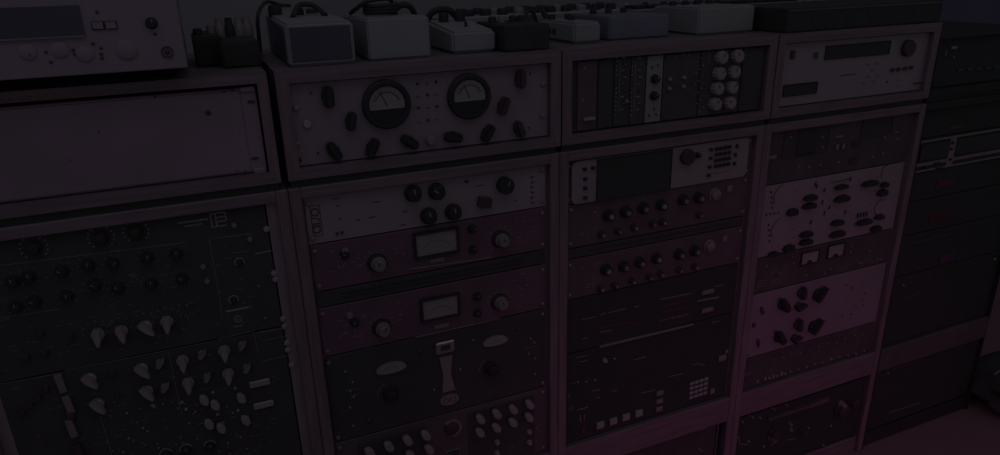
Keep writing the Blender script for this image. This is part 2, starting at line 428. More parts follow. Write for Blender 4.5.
for p in ((584, 68), (582, 100)): screw_px(u, *p, .0045, 'grey_plastic')
for p in ((653.5, 78.5), (652.5, 95.3)): knob(u, *p, .0095, 'black_plastic', 'round', .4, .012, y0=.003)
for p in ((651, 67), (657, 65), (653, 109), (648, 115), (655, 114)): block(u, *p, .0035, .004, 'print_dark', .003, 'switch', y0=.003)
block(u, 657, 54, .014, .003, 'red_mark', .001, 'module_label', y0=.003)
for p in ((668.5, 79), (682.5, 77.3), (668, 88.3), (682, 86.3)): knob(u, *p, .004, 'white_plastic', 'round', 0, .006, y0=.003)
for p in ((668, 56.5), (675, 56), (682, 55.3), (688, 54.6)): block(u, *p, .007, .0025, 'grey_plastic', .001, 'legend', y0=.003)
for k in range(16): lamp(u, 693 + (k * 7 % 11) * .9, 54 + k * 3.8, .0017, random.choice(('print_light', 'grey_plastic')), y0=.003)
stroke(u, (708.5, 47), (707.5, 60), .0016, 'grey_plastic', d=.004)
for p, a in (((718, 57), .4), ((734, 55.8), -.5), ((716, 73), .9), ((730.5, 71.5), .1), ((714.2, 88), -.3), ((728.3, 86.8), .7), ((711.8, 103.5), .2), ((726.2, 102), -.8)):
    knob(u, *p, .0145, 'white_plastic', 'fluted', a, .016, line='print_dark', y0=.003)

# pale player
u = unit('disc_player', 'pale lilac player with a black display slot and one jog dial', 'audio player', 1.093, 1.569, 1.1085, 1.2515, 'pale_panel', .3, False)
window(u, ((826, 46.3), (890, 41.5), (888, 53.5), (825, 59)), 'dark_glass', 'black_plastic', .003, .0015, 'display')
window(u, ((783.5, 86), (816.5, 81.8), (815.5, 92.5), (783, 96.3)), 'dark_glass', 'black_plastic', .003, .0015, 'disc_slot')
block(u, 792, 54.8, .011, .018, 'plum_plastic', .005, 'power_switch')
block(u, 815.5, 55.3, .012, .013, 'navy_enamel', .003, 'badge')
knob(u, 906.5, 48, .020, 'plum_plastic', 'disc', .3, .012, name='jog_dial', line=None)
for p in ((892, 70), (898, 69.3), (904.5, 68.5), (910.5, 67.5)): block(u, *p, .012, .0085, 'plum_plastic', .004, 'button')
for p in ((868, 64), (873, 70), (868, 76), (864, 82.5), (877, 63), (878, 75), (874, 81)): block(u, *p, .012, .0035, 'grey_plastic', .002, 'button')
for p in ((900, 80), (900, 85)): block(u, *p, .026, .003, 'white_plastic', .001, 'legend')
block(u, 917, 83, .03, .003, 'print_dark', .002, 'card_slot'); block(u, 887, 81.5, .004, .005, 'print_dark', .002, 'socket')
stroke(u, (840, 75.5), (856, 73.8), .002, 'print_dark')

# black case at the far right: dark unit with a few points of light
u = unit('dark_processor', 'unlit black processor with a small bright corner bracket, far right', 'processor', 1.599, 2.072, 1.1085, 1.2305, 'shaded_black_panel', .3, False)
block(u, 953, 47.5, .022, .008, 'grey_plastic', .004, 'corner_bracket')
block(u, 945, 53, .004, .012, 'grey_plastic', .003, 'latch'); lamp(u, 953, 57, .003, 'grey_plastic')
for k in range(5): block(u, 960 + 9 * k, 70 - k * .6, .02, .006, 'dark_panel', .003, 'button')

# ------------------------------------------------------------------ rack 1: black synthesiser panels
XL, XR = -.505, -.0415
u = unit('synthesiser_panel', 'black synthesiser panel with an outlined square logo and faint dials', 'synthesiser', XL, XR, .8125, 1.052, 'black_panel', .2, False)
for p0, p1 in (((0, 265.5), (186, 242.3)), ((212, 238.7), (252, 233.5)), ((209, 238), (217, 283)), ((232, 253), (248, 251)), ((217, 283), (222.5, 318)), ((0, 318), (60, 309))): stroke(u, p0, p1, .0011, 'grey_plastic')
def grid_logo(u, px, py, s):
    x, z = at(px, py); b = MB(); t = .0011
    for a in (-1, -.35, 1): b.box(x + a * s - t, x + a * s + t, -.0007, 0, z - s if a < 1 else z - .3 * s, z + s)
    for a in (-1, -.3, .35, 1): b.box(x - s if abs(a) == 1 else x - .35 * s, x + s, -.0007, 0, z + a * s - t, z + a * s + t)
    piece('square_logo', b, 'white_plastic', u)
grid_logo(u, 218.5, 219.5, .0118)
x, z = at(192, 222)
b = MB()
for k in range(11): b.box(x - .022 + k * .0043, x - .0185 + k * .0043, -.0006, 0, z, z + .003)
for k in range(7): b.box(x - .012 + k * .004, x - .009 + k * .004, -.0006, 0, z - .007, z - .0045)
piece('panel_lettering', b, 'white_plastic', u)
for p in ((34, 247.5), (101, 237.5), (136, 231.5)):
    dial(u, *p, .0185, 12); knob(u, *p, .011, 'black_plastic', 'round', -.6, .014, line='red_mark')
for p in ((29, 276), (62, 270.5), (88, 264.5), (113, 263), (147, 257), (176, 253), (35, 301), (67, 296), (95, 284), (118, 287), (151, 283), (182, 278), (13, 281), (16, 306)):
    knob(u, *p, .0095, 'black_plastic', 'round', random.uniform(-1, 1), .012, line='white_plastic')
    dial(u, *p, .0145, 7, 'grey_plastic', .0009)
for p in ((203, 266.5), (207, 281), (250, 239), (234, 225)): knob(u, *p, .0045, 'grey_plastic', 'round', 0, .007)
for p in ((239.5, 262), (233.5, 299.5)): ringmark(u, *p, .0085, .002, 'white_plastic', -.5, PI + .9); knob(u, *p, .006, 'black_plastic', 'round')
stroke(u, (226, 311.5), (249, 306.8), .0035, 'white_plastic', 'printed_label'); stroke(u, (255, 254), (271, 250.5), .003, 'grey_plastic', 'printed_label')
ringmark(u, 238, 318.8, .0065, .0012, 'white_plastic'); word(u, '01', *at(238, 318.8), .009, 'white_plastic'); stroke(u, (233.5, 327), (243, 325.3), .0014)
for p in ((266.5, 229), (274, 273), (275.5, 279)): screw_px(u, *p, .006, 'white_plastic')
for p, a in (((98, 334), .1), ((121.5, 330.5), -.1), ((146, 325.8), -.65), ((167, 321), .12)):
    knob(u, *p, .0165, 'white_plastic', 'pointer', a + PI, .018)
    dial(u, p[0], p[1] - 1, .022, 7, 'print_light', .0009, -.5, .5)
for p in ((40, 333), (45, 352), (71, 335), (26, 357)): knob(u, *p, .006, 'plum_plastic', 'round', 0, .008, line='red_mark')
for k in range(16): lamp(u, random.uniform(172, 200), random.uniform(300, 330), .0014, 'grey_plastic')
prints(u, XL + .02, -.2, .83, .99, 70, 'grey_plastic', .0018); prints(u, -.16, XR - .03, .83, 1.0, 14, 'grey_plastic', .0018); lamp(u, 258.5, 286, .002, 'print_light'); lamp(u, 265, 318, .002, 'print_light')

u = unit('synthesiser_panel', 'black synthesiser panel with white pointer knobs and two pale bar keys', 'synthesiser', XL, XR, .36, .8115, 'black_panel', .2, False)
for p0, p1 in (((66, 370), (212, 341.5)), ((218, 339), (252, 331)), ((258, 333), (285, 328)), ((262, 341), (290, 335)), ((262, 361), (290, 355)), ((168, 350), (182, 415)), ((253, 330), (258, 352)), ((100, 415), (112, 455)), ((0, 384), (56, 374))): stroke(u, p0, p1, .0011, 'grey_plastic')
for p, a in (((90, 378), -.6), ((98, 403), -.55), ((142, 368), -.6), ((147, 390), -.5), ((182.5, 360), .05), ((188, 382), .05), ((224, 350), .05), ((228, 373), .1)):
    knob(u, *p, .0165, 'white_plastic', 'pointer', a + PI, .018)
for p, a in (((160, 362), .7), ((165, 386), .7), ((202, 353), .7), ((207, 376), .5), ((242, 344), .7), ((246.5, 367), .6)): knob(u, *p, .011, 'grey_plastic', 'pointer', a, .012)
for p, a in (((204, 398), -.4), ((215, 403), -.4), ((209, 422), -.4), ((221, 426), -.4), ((241, 396), -.4), ((245.5, 418), -.5)): knob(u, *p, .0115, 'white_plastic', 'oval', a, .012)
for p, a in (((61, 382), 0), ((69, 403), 0), ((72, 427), 0)): block(u, *p, .011, .034, 'grey_plastic', .008, 'slider_cap', -.08)
block(u, 79, 450, .012, .03, 'plum_plastic', .008, 'slider_cap', -.08); block(u, 71, 413, .009, .014, 'red_mark', .009, 'slider_cap', -.08)
for p in ((259.5, 382.5), (263.5, 404)): block(u, *p, .037, .0135, 'white_plastic', .005, 'bar_key', b=.003)
for p in ((210, 445.5), (186, 449), (166, 454)): ringmark(u, *p, .0115, .002, 'white_plastic', .2, PI - .1); knob(u, *p, .009, 'black_plastic', 'round')
for p in ((283, 318.5), (284.5, 326), (287, 342.5), (287.8, 349.5), (291.5, 364.5)): screw_px(u, *p, .006, 'white_plastic')
for p in ((112, 372.5), (117, 395)): knob(u, *p, .005, 'plum_plastic', 'round', 0, .006, line='red_mark')
for p in ((213, 392), (235, 388), (217.5, 414), (238, 410), (154, 406), (182, 402), (186, 409), (152, 405)): lamp(u, *p, .0032, 'print_light')
for k in range(70):
    lamp(u, random.uniform(105, 250), random.uniform(400, 455), random.choice((.0014, .002)), random.choice(('grey_plastic', 'print_light', 'grey_plastic')))
for p in ((42, 433), (45, 444), (115, 373), (249, 433)): lamp(u, *p, .0025, 'red_mark')
for k in range(4):
    knob(u, 22 + 8 * k, 412 - 8 * k, .006, 'plum_plastic', 'round', 0, .006)
prints(u, XL + .02, XR - .03, .56, .8, 120, 'grey_plastic', .0018)

# ------------------------------------------------------------------ rack 2
XL, XR = .0245, .503
u = unit('equaliser', 'pale lilac equaliser with a boxed upright logo and six dark knobs', 'equaliser', XL, XR, .9615, 1.0515, 'pale_panel', .25)
# boxed logo, reading upwards
(x0, z1), (x1, z0) = at(310, 206.5), at(322, 235)
x0 = at(309.5, 207)[0]; x1 = at(319.5, 205)[0]; z1 = at(314, 205.5)[1]; z0 = at(318, 236)[1]
b = MB(); t = .0011
b.box(x0, x1, -.0006, 0, z1 - t, z1).box(x0, x1, -.0006, 0, z0, z0 + t).box(x0, x0 + t, -.0006, 0, z0, z1).box(x1 - t, x1, -.0006, 0, z0, z1)
b.box(x0, x1, -.0006, 0, z0 + (z1 - z0) * .33, z0 + (z1 - z0) * .33 + t)
piece('logo_box', b, 'print_dark', u)
word(u, 'OI./O', (x0 + x1) / 2, (z0 + z1) / 2, .021, 'print_dark', PI / 2)
for px, py, r, st in ((412.5, 193, .0165, 'round'), (436, 191, .0165, 'round'), (428, 215.3, .0165, 'round'), (452.5, 211.3, .0165, 'round'), (503.5, 184.3, .0165, 'disc')):
    knob(u, px, py, r, 'black_plastic', st, random.uniform(-1, 1), .02)
block(u, 483.3, 201.3, .026, .020, 'plum_plastic', .014, 'rocker_switch', .25)
for px, py, L in ((336, 201), (339, 206), (340, 219), (372, 218), (376, 203), (380, 204)) and ((336, 199, 7), (338, 206, 4), (340, 219, 4), (372, 217.5, 7), (376, 202.5, 9), (405, 212, 6), (403, 225, 6), (466, 181.5, 5), (515, 201, 3), (480, 186, 8), (358, 220, 5)):
    stroke(u, (px - L / 2, py), (px + L / 2, py - .14 * L), .0014, 'print_dark')
lamp(u, 337, 233.3, .003, 'print_dark'); lamp(u, 342, 232.3, .003, 'print_dark'); lamp(u, 466.5, 181.5, .003, 'print_dark', 'pilot_lamp')
b = MB()
for k in range(6):
    x, z = at(532.8 + (k % 2) * .5, 177 + k * 5.1)
    b.box(x - .0045, x + .0035, -.0006, 0, z - .0008, z + .0008).box(x - .0045, x - .0028, -.0006, 0, z - .0035, z + .0035)
piece('printed_letters', b, 'print_dark', u)

u = unit('gap_filler', 'narrow black strip filling the shaded gap between the two maroon compressors', 'gap filler', XL, XR, .834, .866, 'black_panel', .03, False, b=.001)  # black strip added where only an open gap lies in shade
piece('filler_slot', MB().box(XL + .05, XR - .05, -.001, 0, .844, .847), 'black_rubber', u); piece('filler_slot', MB().box(XL + .05, XR - .05, -.001, 0, .853, .856), 'black_rubber', u)
def compressor(label, z0, z1, win, kl, kr, extra, plate, edge):
    u = unit('compressor', label, 'compressor', XL, XR, z0, z1, 'maroon_panel', .25, group='maroon compressors in the second rack')
    o, (x0, x1, a, c) = window(u, win, 'meter_face', 'black_plastic', .006, .005, 'level_meter')
    b = MB().ring((x1 - x0) * .40, (x1 - x0) * .42, -.0036, -.003, 14, .6, PI - .6, (x0 + x1) / 2, a - .006)
    piece('scale', b, 'grey_plastic', o)
    for p in (kl, kr):
        knob(u, *p, .0195, 'black_plastic', 'disc', 0, .005, line=None, name='knob_skirt')
        knob(u, p[0] + .6, p[1] + .4, .0145, 'grey_plastic', 'round', random.uniform(-.5, .5), .018, line='print_dark', y0=.005)
        ringmark(u, *p, .0215, .0014, 'grey_plastic'); dial(u, *p, .0262, 11, 'print_light', .0012)
    for p in extra: knob(u, *p, .009, 'black_plastic', 'round', random.uniform(-1, 1), .012)
    block(u, *plate, .03, .008, 'grey_plastic', .002, 'nameplate')
    stroke(u, *edge, .0018, 'chrome', 'trim_strip', .002)
    prints(u, XL + .03, XL + .085, z0 + .015, z1 - .012, 14); prints(u, XR - .08, XR - .03, z0 + .015, z1 - .012, 12); prints(u, XL + .15, XL + .18, z0 + .03, z1 - .012, 5)
    knob(u, kl[0] - 32, kl[1] - 12, .0065, 'grey_plastic', 'disc', 0, .005, line=None, name='push_switch')
    for k in range(5): lamp(u, kl[0] - 33 + random.uniform(-6, 8), kl[1] + random.uniform(-12, 12), .0025, 'grey_plastic', 'switch')
    return u
compressor('maroon compressor with a pale meter window, just under the pale equaliser', .867, .9605,
           ((414.5, 235.3), (455.5, 228.5), (456.5, 249.5), (417.2, 256)), (377, 262.3), (500, 238.6), ((471.5, 228.5), (472.5, 249), (344.5, 254)), (437, 260), ((410, 269), (492, 257)))
compressor('maroon compressor with a pale meter window, just above the black stereo unit', .7285, .833,
           ((421.5, 300.7), (456.5, 294.5), (457.5, 312.5), (423.5, 319.5)), (381.5, 327), (499, 301.2), ((476.5, 296), (477, 312.5), (354.5, 322)), (441.5, 326), ((415, 337), (500, 318)))

u = unit('stereo_limiter', 'black stereo unit with two half-moon dials and a chrome centre plate', 'limiter', XL, XR, .5295, .7275, 'black_panel', .25)
def half_moon(px, py, rx):
    x, z = at(px, py); pts = []
    for k in range(17): a = PI * k / 16; pts.append((x + rx * math.cos(a), z - .004 + rx * .52 * math.sin(a)))
    for k in range(1, 8): a = PI + PI * k / 8; pts.append((x + rx * math.cos(a), z - .004 + rx * .28 * math.sin(a)))
    o = piece('half_moon_dial', MB().prism(pts, -.004, 0), 'meter_face', u)
    piece('scale', MB().ring(rx * .5, rx * .54, -.0046, -.004, 12, .5, PI - .5, x, z - .012), 'grey_plastic', o)
half_moon(391, 367, .031); half_moon(495, 340, .0285)
for p in ((390, 393), (490.5, 367.5)):
    knob(u, *p, .0155, 'black_plastic', 'round', .6, .02, line='red_mark'); ringmark(u, *p, .0265, .0014, 'grey_plastic', PI * .62, PI * 1.1)
def ell(px, py, rx, rz, m, d, name, y0=0):
    x, z = at(px, py); return put(name, MB().lathe([(1, 0), (1, -d * .7), (.9, -d)], 24, sx=1, sz=1).mesh(name, m, True), u, (x, -.0004 - y0, z))
x, z = at(444.8, 346.5)
c = piece('chrome_window', MB().box(x - .021, x + .021, -.005, 0, z - .0135, z + .0135, .003), 'chrome', u)
piece('window_glass', MB().box(x - .0105, x + .0105, -.0056, -.005, z - .006, z + .006), 'dark_glass', c)
(xa, za), (xb, zb) = at(445.3, 356), at(447.8, 390.5)
piece('chrome_plate', MB().prism([(xa - .014, za), (xa + .014, za), (xa + .009, (za + zb) / 2), (xb + .016, zb), (xb - .013, zb), (xa - .008, (za + zb) / 2)], -.004, 0), 'chrome', u)
x, z = at(449, 398.8)
o = piece('chrome_badge', MB().prism([(x + .021 * math.cos(k * PI / 12), z + .0125 * math.sin(k * PI / 12)) for k in range(24)], -.005, 0), 'chrome', u)
piece('badge_rim', MB().ring(.0055, .0068, -.0056, -.005, 14, 0, 2 * PI, x - .008, z).ring(.0055, .0068, -.0056, -.005, 14, 0, 2 * PI, x + .008, z), 'print_dark', o)
for p in ((345, 371.5), (352.5, 382), (350, 391), (353.5, 396.5), (350, 407.5), (353, 425.5), (530.5, 338.5), (534, 342.5), (528.5, 353.5), (535, 358), (534.5, 374), (473, 340), (460, 369), (434, 389.5)): lamp(u, *p, .003, 'grey_plastic', 'switch')
for p in ((369, 419.5), (420, 351), (518, 328)): lamp(u, *p, .0045, 'red_mark', 'lamp_jewel')
for p0, p1 in (((345, 391), (358, 388)), ((524, 349), (537, 346)), ((350, 396), (358, 394))): stroke(u, p0, p1, .0012, 'grey_plastic')

u = unit('channel_strip', 'dark plum channel strip with rows of white knobs and a centre ring', 'channel strip', XL, XR, .3525, .5285, 'plum_panel', .25)
piece('inset_plate', MB().box(XL + .045, .215, -.002, 0, .36, .5165, .001), 'black_panel', u)
piece('inset_plate', MB().box(.31, XR - .03, -.002, 0, .36, .5165, .001), 'black_panel', u)
for p in ((368.4, 449), (387.5, 443), (406, 437), (424, 432), (389.5, 458), (409, 452), (427.5, 446), (478.3, 416), (494.6, 411), (511, 406.5), (527.2, 401.6), (477.8, 429.3), (494.3, 424.6), (510.6, 419.3), (526.6, 414.3)):
    knob(u, *p, .0135, 'white_plastic', 'oval', -.62, .016, y0=.002)
for p in ((496.3, 441), (496.3, 452), (528.3, 430.7), (528.6, 441.3)): knob(u, *p, .0065, 'white_plastic', 'round', 0, .008, y0=.002)
ringmark(u, 451.5, 427.7, .0225, .006, 'grey_plastic', -.5 * PI, PI * .75, 'centre_ring', .004)
knob(u, 451.5, 427.7, .0155, 'plum_plastic', 'disc', 0, .006, line=None, name='centre_disc')
window(u, ((446, 451), (459, 448.5), (460, 461), (447, 464)), 'dark_glass', 'grey_plastic', .003, .0015, 'small_window')
for p in ((538, 430), (536, 428), (512, 446)): lamp(u, *p, .002, 'print_light')

# ------------------------------------------------------------------ rack 3
XL, XR = .5535, 1.034
u = thing('sampler', 'pale silver unit with a wide black screen, jog dial and number keys', 'sampler', ((XL + XR) / 2, 0, .957))
def rrect(x0, x1, z0, z1, r, n=5):
    pts = []
    for cx_, cz_, a in ((x1 - r, z1 - r, 0), (x0 + r, z1 - r, PI / 2), (x0 + r, z0 + r, PI), (x1 - r, z0 + r, 1.5 * PI)):
        for k in range(n + 1): pts.append((cx_ + r * math.cos(a + PI / 2 * k / n), cz_ + r * math.sin(a + PI / 2 * k / n)))
    return pts
piece('rack_ears', MB().box(XL, XR, .001, .004, .9575, 1.0505), 'plum_panel', u)
piece('front_panel', MB().prism(rrect(XL + .007, XR - .012, .9575, 1.0495, .013), -.006, .001), 'silver_panel', u)
piece('chassis', MB().box(XL + .02, XR - .02, .004, .3, .958, 1.0495), 'black_panel', u)
def on_face(o): o.location.y -= .006; return o
o, R_ = window(u, ((595.3, 160.3), (669.8, 148), (668, 187), (595.5, 200.8)), 'dark_glass', 'black_plastic', .003, .0012, 'screen'); on_face(o)
on_face(knob(u, 684.6, 156, .0175, 'plum_plastic', 'disc', .4, .012, name='jog_dial', line=None)); on_face(knob(u, 695.3, 154.3, .0065, 'black_plastic', 'round', 0, .01))
for p in ((583, 168.3), (591.3, 167), (583.5, 178), (583.5, 187.2), (583.5, 196.8), (709, 149), (708.5, 157.5), (707.5, 166), (706.5, 174.5)): on_face(block(u, *p, .0085, .0072, 'black_plastic', .004, 'button'))
for r_ in range(4):
    for k in range(4): on_face(block(u, 714.6 + 4.3 * k - .4 * r_, 148.3 - .75 * k + 5.7 * r_, .0085, .0078, 'black_plastic', .004, 'key'))
for p in ((734.8, 145.3), (733.3, 154), (732.3, 162.8)): on_face(block(u, *p, .0065, .0085, 'black_plastic', .004, 'button'))
on_face(stroke(u, (712, 173), (727, 170.3), .004, 'grey_plastic', 'printed_label'))
for x_ in (XL + .0035, XR - .006):
    for z_ in (.968, 1.04): screw(u, x_, z_, .003)

u = unit('gap_filler', 'narrow black strip filling the shaded gap between the two plum preamplifiers', 'gap filler', XL, XR, .8315, .855, 'black_panel', .03, False, b=.001)  # added strip standing in for the dark open gap
piece('filler_slot', MB().box(XL + .05, XR - .05, -.001, 0, .842, .845), 'black_rubber', u)
def preamp(label, z0, z1, row1, row2, big, side):
    u = unit('preamplifier', label, 'preamplifier', XL, XR, z0, z1, 'plum_panel', .25, group='two-row preamplifiers in the third rack')
    for k, p in enumerate(row1): knob(u, p[0] - 2.2, p[1] - .2, .0135, 'black_plastic', 'round', 0, .016, 'grey_plastic' if k % 3 else 'white_plastic')
    for k, p in enumerate(row2): knob(u, p[0] - .8, p[1], .0085, 'plum_plastic', 'round', 0, .013, 'white_plastic' if k % 2 == 0 else 'grey_plastic')
    knob(u, *big, .0155, 'grey_plastic', 'round', .2, .012, name='level_meter', line=None)
    block(u, *side, .014, .016, 'grey_plastic', .003, 'power_switch')
    prints(u, XL + .03, XL + .08, z0 + .02, z1 - .015, 9); prints(u, XL + .1, XR - .1, z0 + .05, z0 + .058, 14)
    prints(u, XL + .1, XR - .1, z1 - .012, z1 - .006, 12, 'grey_plastic')
    stroke(u, (big[0] - 12, big[1] + 20), (big[0] + 6, big[1] + 16.5), .005, 'maroon_panel', 'printed_label')
    return u
preamp('dark plum preamplifier with two knob rows, just under the screen unit', .856, .9565,
       ((610, 215), (627, 211.5), (644.5, 208), (662.5, 204.8), (684.5, 199.7), (700, 197.3)), ((601.5, 234), (618, 230.4), (634, 226.8), (652.5, 223.5), (662.5, 221.5), (699, 214.5)), (713.8, 194.3), (729, 188.5))
preamp('dark plum preamplifier with two knob rows, just above the black sampler', .7345, .8305,
       ((607.5, 269.5), (625, 266), (641, 262), (657.8, 258), (680.5, 254), (696, 250.5)), ((600.5, 288), (615, 284.6), (632, 280.5), (649, 276.5), (660.5, 273.3), (679, 269.3), (694.7, 266)), (708.5, 245.3), (724.3, 238.3))

u = unit('effects_processor', 'black processor with thin red and white markings and two pale buttons', 'processor', XL, XR, .598, .7335, 'shaded_black_panel', .3, False)
for p0, p1 in (((582, 319.5), (596, 316.5)), ((600, 314.6), (606, 313)), ((608, 312.8), (626, 308.5)), ((634, 307), (639, 306)), ((582, 339), (588, 337.5)), ((600, 332.3), (612, 330)), ((660, 299.5), (692, 293)), ((714, 286.5), (723, 284.8)), ((711, 322.5), (719, 321))): stroke(u, p0, p1, .0022, 'grey_plastic')
for p0, p1 in (((599, 328.3), (631, 321.5)), ((594, 326), (598, 325)), ((632, 325), (640, 323.5)), ((664, 306), (686, 301)), ((662, 312), (690, 305.8)), ((668, 318), (688, 313.5))): stroke(u, p0, p1, .0024, 'red_mark', 'red_marking')
for p, L in (((707, 291.3), .036), ((706.5, 309.5), .033)): block(u, *p, L, .0105, 'grey_plastic', .005, 'button')
stroke(u, (697, 300.8), (718.5, 296.8), .004, 'grey_plastic', 'trim_strip', .002)
stroke(u, (599, 346.3), (692.5, 323.8), .005, 'grey_plastic', 'trim_strip', .004)
for k in range(10): stroke(u, (660 + 3 * k, 319.6 - .66 * k + 1), (661.5 + 3 * k, 319.4 - .66 * k + 1), .003, 'grey_plastic')
prints(u, .70, .80, .61, .70, 10, 'dark_panel')
u = unit('sampler', 'black sampler with a square keypad and a row of four pale pads', 'sampler', XL, XR, .353, .597, 'shaded_black_panel', .3, False)
for p in ((599.5, 424.2), (612.5, 420.3), (625.2, 416.2), (638, 412.4)): block(u, *p, .0205, .018, 'white_plastic', .006, 'pad')
for p in ((659, 392.3), (658.8, 400.5), (658.3, 408.2)): block(u, *p, .019, .0125, 'grey_plastic', .005, 'button')
for r_ in range(4):
    for k in range(4): block(u, 691.3 + 4.7 * k - .3 * r_, 383 - 1.5 * k + 4.6 * r_, .0125, .0085, 'white_plastic', .004, 'key')
block(u, 711.3, 390.5, .014, .015, 'grey_plastic', .005, 'button'); block(u, 721.5, 357.5, .024, .016, 'grey_plastic', .004, 'button'); block(u, 726, 351, .01, .009, 'grey_plastic', .004, 'button')
knob(u, 604.3, 360, .006, 'white_plastic', 'round', 0, .008); lamp(u, 614, 358.5, .003)
for p in ((580, 418), (584, 417)): block(u, *p, .003, .017, 'grey_plastic', .002, 'slot')
stroke(u, (577, 410), (588, 407), .003, 'grey_plastic'); block(u, 582.5, 430, .009, .012, 'red_mark', .003, 'button')
ringmark(u, 571, 408, .006, .0015, 'grey_plastic'); ringmark(u, 570, 396, .005, .0015, 'grey_plastic', 1, 5)
stroke(u, (569, 383.8), (576, 382.2), .005, 'red_mark', 'red_marking')
for p in ((577.5, 382), (586, 381.5), (595, 379.8)): lamp(u, *p, .0025)
for p0, p1 in (((577, 357.5), (587, 355.3)), ((580, 362), (588, 360)), ((633, 360), (646, 356.6)), ((592, 391), (600, 389.5)), ((612, 391), (617, 390)), ((641, 393), (655, 390)), ((669, 376.5), (683, 373.5)), ((692, 365), (698, 363.5)), ((698, 363.5), (705, 365.5)), ((596, 398), (600, 397))): stroke(u, p0, p1, .002, 'grey_plastic')

# ------------------------------------------------------------------ rack 4
XL, XR = 1.086, 1.5635
u = unit('tape_echo', 'dark unit with two dim framed windows, under the pale player', 'effects unit', XL, XR, .9215, 1.0515, 'dark_panel', .25, False)
window(u, ((784.5, 129), (829, 122), (827.5, 149), (783, 158)), 'black_panel', 'plum_panel', .003, .0015, 'dim_window')
window(u, ((798, 128.5), (817, 125.5), (815, 153), (796, 156.5)), 'dark_glass', None, .006, .001, 'dark_glass')
window(u, ((863, 119), (893, 115.5), (891, 132), (861, 138)), 'black_panel', 'plum_panel', .003, .0015, 'dim_window')
for p in ((839, 136.5),): block(u, *p, .026, .006, 'grey_plastic', .002, 'printed_label')
for p in ((836.5, 147), (842.5, 146)): block(u, *p, .009, .013, 'grey_plastic', .004, 'switch')
for p in ((856, 143.5), (853, 160.5)): block(u, *p, .024, .014, 'plum_plastic', .003, 'button')
for p in ((798, 166.5), (808, 167), (820, 165), (837.5, 162), (872, 156.8), (882, 153.5), (884, 137.5), (822, 147), (822, 137.5), (790, 137)): lamp(u, *p, .0035, 'grey_plastic', 'switch')
block(u, 772, 157, .022, .009, 'grey_plastic', .003, 'latch')
for p in ((896.5, 132), (896, 139)): block(u, *p, .016, .004, 'grey_plastic', .002, 'legend')
u = unit('mastering_equaliser', 'pale lilac equaliser crowded with dark winged knobs', 'equaliser', XL, XR, .7335, .9205, 'pale_panel', .25, False)
for px, py, w_, h_ in ((808.5, 197, .040, .014), (807.5, 205.3, .042, .013), (790.5, 211.3, .032, .017), (804.3, 233.5, .040, .014), (804, 241.3, .042, .013), (787, 247.3, .034, .017),
                       (839.5, 186.3, .042, .011), (840, 198, .050, .016), (868, 182.8, .055, .014), (882.5, 184, .024, .013), (880.5, 192, .032, .017), (835.5, 222, .040, .013), (835.5, 233.3, .050, .015),
                       (862, 221.3, .055, .014), (877.5, 216.3, .03, .012), (874, 228, .034, .015), (772, 253, .03, .01)):
    x, z = at(px, py); d = .012
    pts = [(w_ / 2 * a, h_ / 2 * c) for a, c in ((-1, -.4), (-.75, -1), (.75, -1), (1, -.3), (.8, .8), (.3, 1), (-.6, .7))]
    put('winged_knob', MB().prism(pts, -d, 0).mesh('winged_knob', 'black_plastic'), u, (x, -.0004, z))
for p in ((778, 190), (775.5, 223)):
    ringmark(u, p[0] + 5, p[1] + 6, .03, .0016, 'print_dark', PI * .55, PI * 1.2)
    for k in range(4): lamp(u, p[0] - 7 + k * .3, p[1] + 2 + k * 5.2, .0028, 'print_dark')
for k in range(4): lamp(u, 766 + k * 4, 214.5 - k * .7, .0026, 'print_dark')
ringmark(u, 880, 207.5, .022, .0018, 'print_dark', PI * .4, PI * 1.7); ringmark(u, 886.5, 172, .02, .0018, 'print_dark', PI * .5, PI * 1.25)
for k in range(4): block(u, 857 + k * 3, 215.5 - k * .6, .0018, .014, 'print_dark', .004, 'pin')
for p in ((816.5, 186), (824, 190), (822, 202), (810.5, 222), (824, 213), (815, 184), (829, 207), (850, 179), (845, 212)): block(u, *p, .003, .011, 'print_dark', .003, 'pin', .2)
for k in range(7): lamp(u, 832 + k * 2.6, 182.6 - k * .6, .002, 'print_dark')
prints(u, XL + .03, XR - .03, .75, .9, 24, 'print_dark', .0015)
u = unit('meter_bridge', 'dark narrow unit with two small pale meter windows', 'meter unit', XL, XR, .6335, .7325, 'dark_panel', .25, False)
for q in (((801.3, 253.5), (818, 250), (817, 261), (801, 264.5)), ((828, 246.3), (843.5, 243), (842.5, 254.3), (827.3, 258))):
    o, (x0, x1, z0, z1) = window(u, q, 'meter_face', 'black_plastic', .004, .003, 'level_meter')
    piece('needle_cover', MB().prism([((x0 + x1) / 2 + .008 * math.cos(PI * k / 8), z0 + .009 * math.sin(PI * k / 8)) for k in range(9)], -.004, -.002), 'black_plastic', o)
for p in ((793, 263), (792, 257), (850, 252), (851, 246), (806, 275), (824.5, 273.5), (860, 263), (869, 251), (877, 259), (881, 259.5), (830, 269), (779, 273.5), (766, 266)): lamp(u, *p, .0032, 'grey_plastic', 'switch')
for k in range(3):
    stroke(u, (757, 281.5 + 2.6 * k), (764.5, 280 + 2.6 * k), .0018, 'grey_plastic'); stroke(u, (771, 280.5 + 2.2 * k), (781, 278.2 + 2.2 * k), .0018, 'grey_plastic')
for p0, p1 in (((865, 259.5), (876, 261)), ((770, 274), (777, 271)), ((858, 264), (866, 261.5))): stroke(u, p0, p1, .0015, 'grey_plastic')
u = unit('stereo_filter', 'pale lilac panel with two clusters of four dark knobs', 'filter', XL, XR, .4475, .6325, 'lilac_panel', .25, False)
